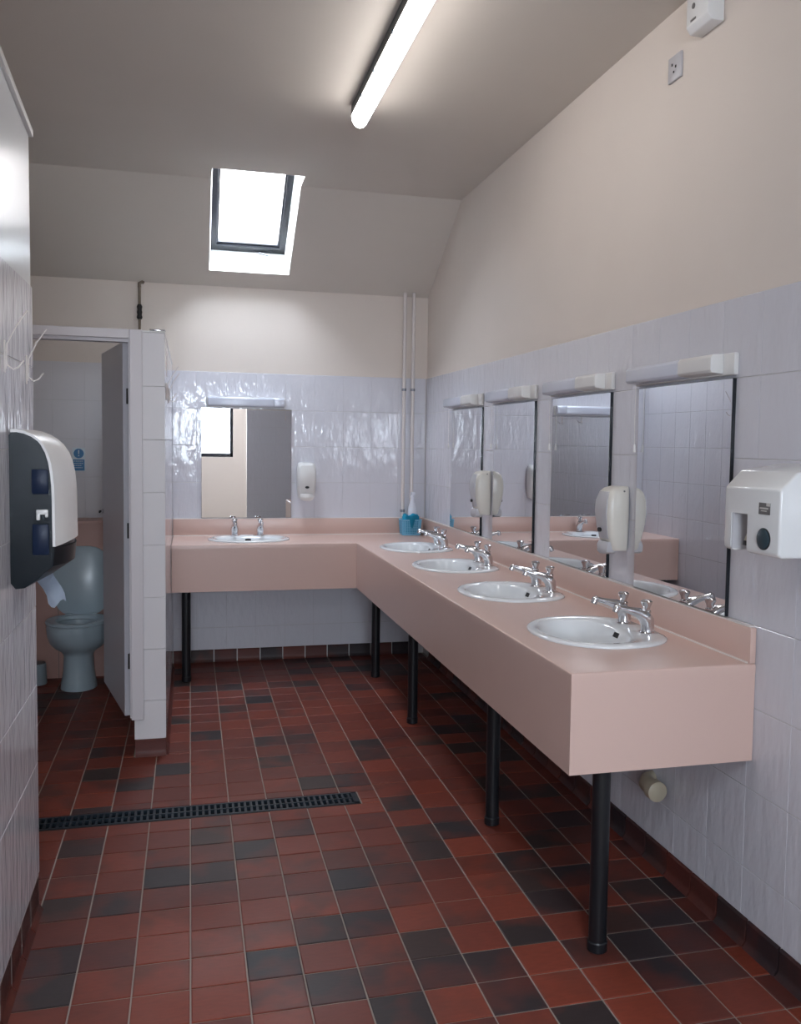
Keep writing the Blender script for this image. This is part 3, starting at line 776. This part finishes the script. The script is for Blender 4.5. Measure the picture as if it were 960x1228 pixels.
lf = dpart('door_leaf', bm, M['door']); lf.matrix_parent_inverse = Matrix(); lf.location = (.0, .0, 0); lf.rotation_euler.z = ang
# lower panel seam, hinges, latch
for z in (1.703, 1.075, .454):
    h_ = dpart('hinge', lathe([(.007, -.036), (.007, .036)], 10), M['black']); h_.matrix_parent_inverse = Matrix(); h_.location = (-.0, -.014, z)
    h_.location = (.006, -.016, z)
o = link('latch', lathe([(.012, -.027), (.012, .027)], 14), M['chrome'], lf, (.655, 0, 1.12)); o.rotation_euler = (PI/2, 0, 0)
o = link('handle', tube([(.655, -.03, 1.12), (.655, -.038, 1.12), (.640, -.040, 1.115)], .005, 8), M['black'], lf)
o = link('handle', tube([(.655, .03, 1.12), (.655, .038, 1.12), (.640, .040, 1.115)], .005, 8), M['black'], lf)

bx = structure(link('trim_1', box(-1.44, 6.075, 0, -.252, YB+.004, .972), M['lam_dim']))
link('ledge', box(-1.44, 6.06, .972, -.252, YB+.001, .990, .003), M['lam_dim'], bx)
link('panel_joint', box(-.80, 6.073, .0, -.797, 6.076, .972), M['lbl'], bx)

wc_ = thing('toilet', 'pale ceramic toilet with raised lid inside the open cubicle', 'toilet', (-.655, 5.86, 0))
def ell(cx_, cy_, a, bf, bb2, z, n=36):
    return [(cx_+a*math.cos(2*PI*k/n), cy_+(bb2 if math.sin(2*PI*k/n) > 0 else bf)*math.sin(2*PI*k/n), z) for k in range(n)]
# the bowl faces -y, narrow pedestal
body = [ell(0, -.02, .104, .13, .15, 0), ell(0, -.02, .101, .13, .15, .03), ell(0, -.02, .088, .115, .14, .10), ell(0, -.02, .084, .11, .14, .20),
        ell(0, -.02, .098, .12, .145, .225), ell(0, -.02, .135, .16, .155, .25), ell(0, -.02, .162, .195, .165, .28), ell(0, -.02, .175, .215, .17, .32), ell(0, -.02, .180, .225, .17, .37), ell(0, -.02, .178, .222, .168, .395),
        ell(0, -.03, .125, .165, .12, .393), ell(0, -.03, .118, .158, .112, .36), ell(0, -.03, .09, .12, .09, .30), ell(0, -.03, .05, .06, .05, .27)]
link('bowl', loft(body), M['ceramic2'], wc_, sharp=50)
seat = [ell(0, -.02, .182, .232, .172, .397), ell(0, -.02, .186, .236, .175, .408), ell(0, -.02, .178, .228, .168, .418), ell(0, -.03, .128, .170, .122, .416), ell(0, -.03, .120, .162, .115, .397)]
bm = bmesh.new(); V = [[bm.verts.new(q) for q in r] for r in seat]
for a, c_ in zip(V, V[1:]+[V[0]]):
    for k in range(36): bm.faces.new((a[k], a[(k+1) % 36], c_[(k+1) % 36], c_[k]))
bmesh.ops.recalc_face_normals(bm, faces=bm.faces[:]); link('seat', bm, M['ceramic2'], wc_, sharp=50)
def lidring(y, s):
    pts = []
    for k in range(30):
        a = 2*PI*k/30; x = math.copysign(abs(math.cos(a))**.62, math.cos(a))*.168*s; z = .62+math.copysign(abs(math.sin(a))**.7, math.sin(a))*.215*s
        pts.append((x, y+(.835-z)*-.10, z))
    return pts
link('lid', loft([lidring(.205, .96), lidring(.200, 1), lidring(.186, 1), lidring(.180, .95)]), M['ceramic2'], wc_, sharp=50)
for x in (-.09, .05): link('hinge', box(x, .12, .40, x+.04, .165, .425, .005), M['ceramic2'], wc_)
bn = thing('brush_holder', 'small white toilet brush pot on the floor left of the toilet', 'brush holder', (-.905, 5.95, 0))
link('pot', lathe([(.052, 0), (.055, .006), (.050, .125), (.044, .128), (.044, .03), (.002, .028)], 24), M['ceramic2'], bn)
link('rim', lathe([(.012, .125), (.044, .126), (.044, .134), (.012, .134)], 20), M['lbl'], bn)

sg = thing('safety_sign', 'small blue and white notice with exclamation mark on cubicle back wall', 'sign', (-.6975, YB, 1.368))
link('board', box(-.039, -.003, -.077, .039, 0, .077), M['signw'], sg)
o = link('mandatory_disc', lathe([(.031, 0), (.031, .002)], 28), M['sign'], sg, (0, -.003, .040)); o.rotation_euler = (PI/2, 0, 0)
b = box(-.0035, -.0062, .036, .0035, -.0045, .062); box(-.0035, -.0062, .022, .0035, -.0045, .029, bm=b); link('exclamation_mark', b, M['signw'], sg)
link('text_panel', box(-.035, -.0045, -.071, .035, -.003, .001), M['sign'], sg)
b = bmesh.new()
for z, a, c_ in ((-.012, -.03, .026), (-.026, -.03, .029), (-.040, -.03, .018), (-.054, -.03, .024)):
    x = a
    while x < c_: w = rnd.uniform(.006, .012); box(x, -.0052, z, min(x+w, c_), -.0044, z+.004, bm=b); x += w+.003
link('text_lines', b, M['signw'], sg)

# ------------------------------------------------------------------ pipes
def pipe(name, label, x, y, z0, z1, r, mt=None, clips=(), grp=None):
    t = thing(name, label, 'pipe', (x, y, z0), 0, grp)
    link('tube', lathe([(r, 0), (r, z1-z0)], 16), mt or M['pipe'], t)
    for z in clips:
        b = lathe([(r+.004, -.009), (r+.004, .009)], 16); box(-.005, 0, -.007, .005, YB-y, .007, bm=b)
        link('pipe_clip', b, M['dchrome'], t, (0, 0, z-z0))
    return t
pipe('water_pipe', 'white painted vertical pipe in the back corner, left one of the pair', 1.452, YB-.035, .985, 2.553, .0125, clips=(1.03, 1.88), grp='pair of corner pipes')
pipe('water_pipe', 'white painted vertical pipe in the back corner, right one behind the basket', 1.515, YB-.035, .985, 2.553, .0125, clips=(1.88,), grp='pair of corner pipes')
st = pipe('stopcock_pipe', 'thin pipe with black stopcock rising above the cubicle to the ceiling', -.315, YB-.03, .99, 2.5, .009, M['conc'])
link('stopcock', lathe([(.014, 0), (.019, .012), (.014, .028), (.018, .045), (.014, .06), (.018, .080), (.012, .095)], 12), M['black'], st, (0, 0, 1.295))
link('elbow', tube([(0, 0, 1.50), (0, -.0, 1.525), (.018, 0, 1.535), (.028, 0, 1.528)], .011, 10), M['conc'], st)
ws = thing('waste_stub', 'short cream capped waste pipe sticking out of the wall under the counter', 'pipe', (XR, 2.82, .30))
link('stub', tube([(0, .12, 0), (-.025, .11, 0), (-.045, .08, 0), (-.048, .03, 0), (-.048, .0, 0)], .029, 22), M['waste'], ws)
link('cap', tube([(-.048, .030, 0), (-.048, -.004, 0), (-.048, -.008, 0)], [.036, .036, .030], 24), M['waste'], ws)
ws = thing('waste_stub', 'partly hidden cream waste pipe just under the counter edge', 'pipe', (XR, 2.93, .372))
link('stub', tube([(0, .06, .02), (-.04, .055, .02), (-.07, .03, .015), (-.075, -.02, .005)], .026, 18), M['waste'], ws)

# ------------------------------------------------------------------ blue basket, cloth, spray bottle in the corner
bk = thing('basket', 'pale blue mesh plastic basket in the back corner of the counter', 'basket', (1.492, 6.225, ZC))
b = bmesh.new()
def rr(w, d, z, n=6, r=.02):
    pts = []
    for cx_, cy_, a0 in ((w/2-r, d/2-r, 0), (-w/2+r, d/2-r, 90), (-w/2+r, -d/2+r, 180), (w/2-r, -d/2+r, 270)):
        for k in range(n): a = math.radians(a0+90*k/(n-1)); pts.append((cx_+r*math.cos(a), cy_+r*math.sin(a), z))
    return pts
loft([rr(.125, .11, .002), rr(.125, .11, .008), rr(.116, .10, .0085)], b)
for i in range(9):
    z = .008+i*.0115; s = 1+.1*i/8; a = rr(.125*s, .11*s, z); c_ = rr(.125*s, .11*s, z+.0045)
    loft([a, c_, [(x*.97, y*.97, zz) for x, y, zz in c_], [(x*.97, y*.97, zz) for x, y, zz in a]], b, (False, False))
P0 = rr(.125, .11, .004); P1 = rr(.1385, .122, .108)
for p0, p1 in zip(P0, P1): tube([p0, p1], .0022, 5, b)
for k in range(8):
    for sgn in (-1, 1):
        x = -.042+k*.012; tube([(x, sgn*.0545, .004), (x*1.1, sgn*.0605, .108)], .0022, 5, b)
loft([rr(.140, .124, .104), rr(.146, .13, .106), rr(.146, .13, .112), rr(.140, .124, .112), rr(.132, .116, .109)], b, (False, False))
link('mesh_wall', b, M['basket'], bk)
ct = thing('cloth', 'turquoise cleaning cloth bunched in the corner basket around the spray bottle', 'cloth', (1.492, 6.225, ZC+.012))
rings = []
for i, (z, w) in enumerate(((0, .085), (.04, .10), (.09, .112), (.11, .118), (.128, .10), (.134, .07), (.120, .048), (.10, .04))):
    rings.append([(w/2*math.cos(a)*(1+.10*math.sin(5*a+i)), w/2*.85*math.sin(a)*(1+.10*math.sin(4*a+2*i)), z+(.008*math.sin(3*a+i) if i > 2 else 0)) for a in [2*PI*k/28 for k in range(28)]])
link('cloth_body', loft(rings), M['cloth'], ct, sharp=70)
b = bmesh.new(); cols_ = []
for i in range(7):
    u = i/6-.5; cols_.append([b.verts.new((u*.085*(1-.75*v**2), -.058-.014*math.cos(u*5)*(1-v*.3)-.004*math.sin(v*6), .128-.085*v)) for v in [k/6 for k in range(7)]])
for i in range(6):
    for j in range(6): b.faces.new((cols_[i][j], cols_[i+1][j], cols_[i+1][j+1], cols_[i][j+1]))
bmesh.ops.solidify(b, geom=b.faces[:], thickness=.002)
link('cloth_corner', b, M['cloth'], ct)
sb = thing('spray_bottle', 'white trigger spray bottle standing in the blue corner basket', 'bottle', (1.507, 6.232, ZC+.115))
link('bottle_body', lathe([(.016, 0), (.030, .012), (.032, .045), (.029, .080), (.018, .112), (.012, .132), (.012, .15)], 20), M['bottle'], sb)
b = lathe([(.015, .146), (.016, .165)], 16); box(-.012, -.040, .162, .012, .022, .186, .005, bm=b)
link('trigger_head', b, M['bottle'], sb)
link('trigger', tube([(0, -.022, .165), (0, -.034, .145), (0, -.030, .125)], .004, 8), M['bottle'], sb)

# ------------------------------------------------------------------ things high on the right wall
em = thing('alarm_box', 'white plastic alarm box high on the right wall at the top edge', 'alarm box', (XR+.005, 2.71, 2.845), -PI/2)
link('housing', prism([(0, .0), (-.045, .0), (-.06, .022), (-.06, .16), (0, .16)], 'x', -.065, .065, bev=.004), M['white_enamel'], em)
o = link('sensor', lathe([(.009, 0), (.009, .003)], 18), M['lbl'], em, (-.02, -.059, .075)); o.rotation_euler = (PI/2, 0, 0)
link('status_slot', box(-.035, -.062, .030, -.005, -.058, .036), M['lbl'], em)
sk = thing('fused_spur', 'small pale square electrical outlet plate below the alarm box', 'switch plate', (XR+.005, 2.935, 2.768), -PI/2)
link('plate', box(-.043, -.010, 0, .043, 0, .086, .003), M['greyp'], sk)
b = box(-.016, -.012, .052, -.010, -.009, .060); box(.008, -.012, .040, .014, -.009, .048, bm=b); box(-.004, -.012, .026, .002, -.009, .032, bm=b); link('socket_holes', b, M['black'], sk)

# ------------------------------------------------------------------ ceiling strip lights
def strip(label, y0, y1, x=.737):
    t = thing('strip_light', label, 'ceiling light', (x, (y0+y1)/2, CZ), 0, 'white fluorescent ceiling strips')
    L_ = (y1-y0)/2
    link('batten', prism([(-.038, -.052), (.038, -.052), (.038, -.046), (.034, 0), (-.034, 0), (-.038, -.046)], 'y', -L_+.01, L_-.01, bev=.002), M['iron'], t)  # batten coloured dark for its unlit side and the shadow beside it
    n = 9; R = []
    for yy_, s in ((-L_, .35), (-L_+.010, .75), (-L_+.035, 1), (L_-.035, 1), (L_-.010, .75), (L_, .35)):
        R.append([(.038*s*math.cos(PI+PI*k/(n-1)), yy_, -.0535-.002*(1-s)+.052*s*math.sin(PI+PI*k/(n-1))) for k in range(n)])
    link('diffuser', loft(R), M['tube'], t)
    for yy_ in (-.35, .0, .35, .62): link('clip', box(-.043, yy_-.004, -.06, -.034, yy_+.004, -.045), M['iron'], t)
    return t
strip('long white fluorescent strip light on the flat ceiling', 2.38, 4.18)
strip('added unseen ceiling strip behind the viewer, giving fill light from the rear', -2.2, -1.2, 1.2)  # extra strip out of view, added as fill light
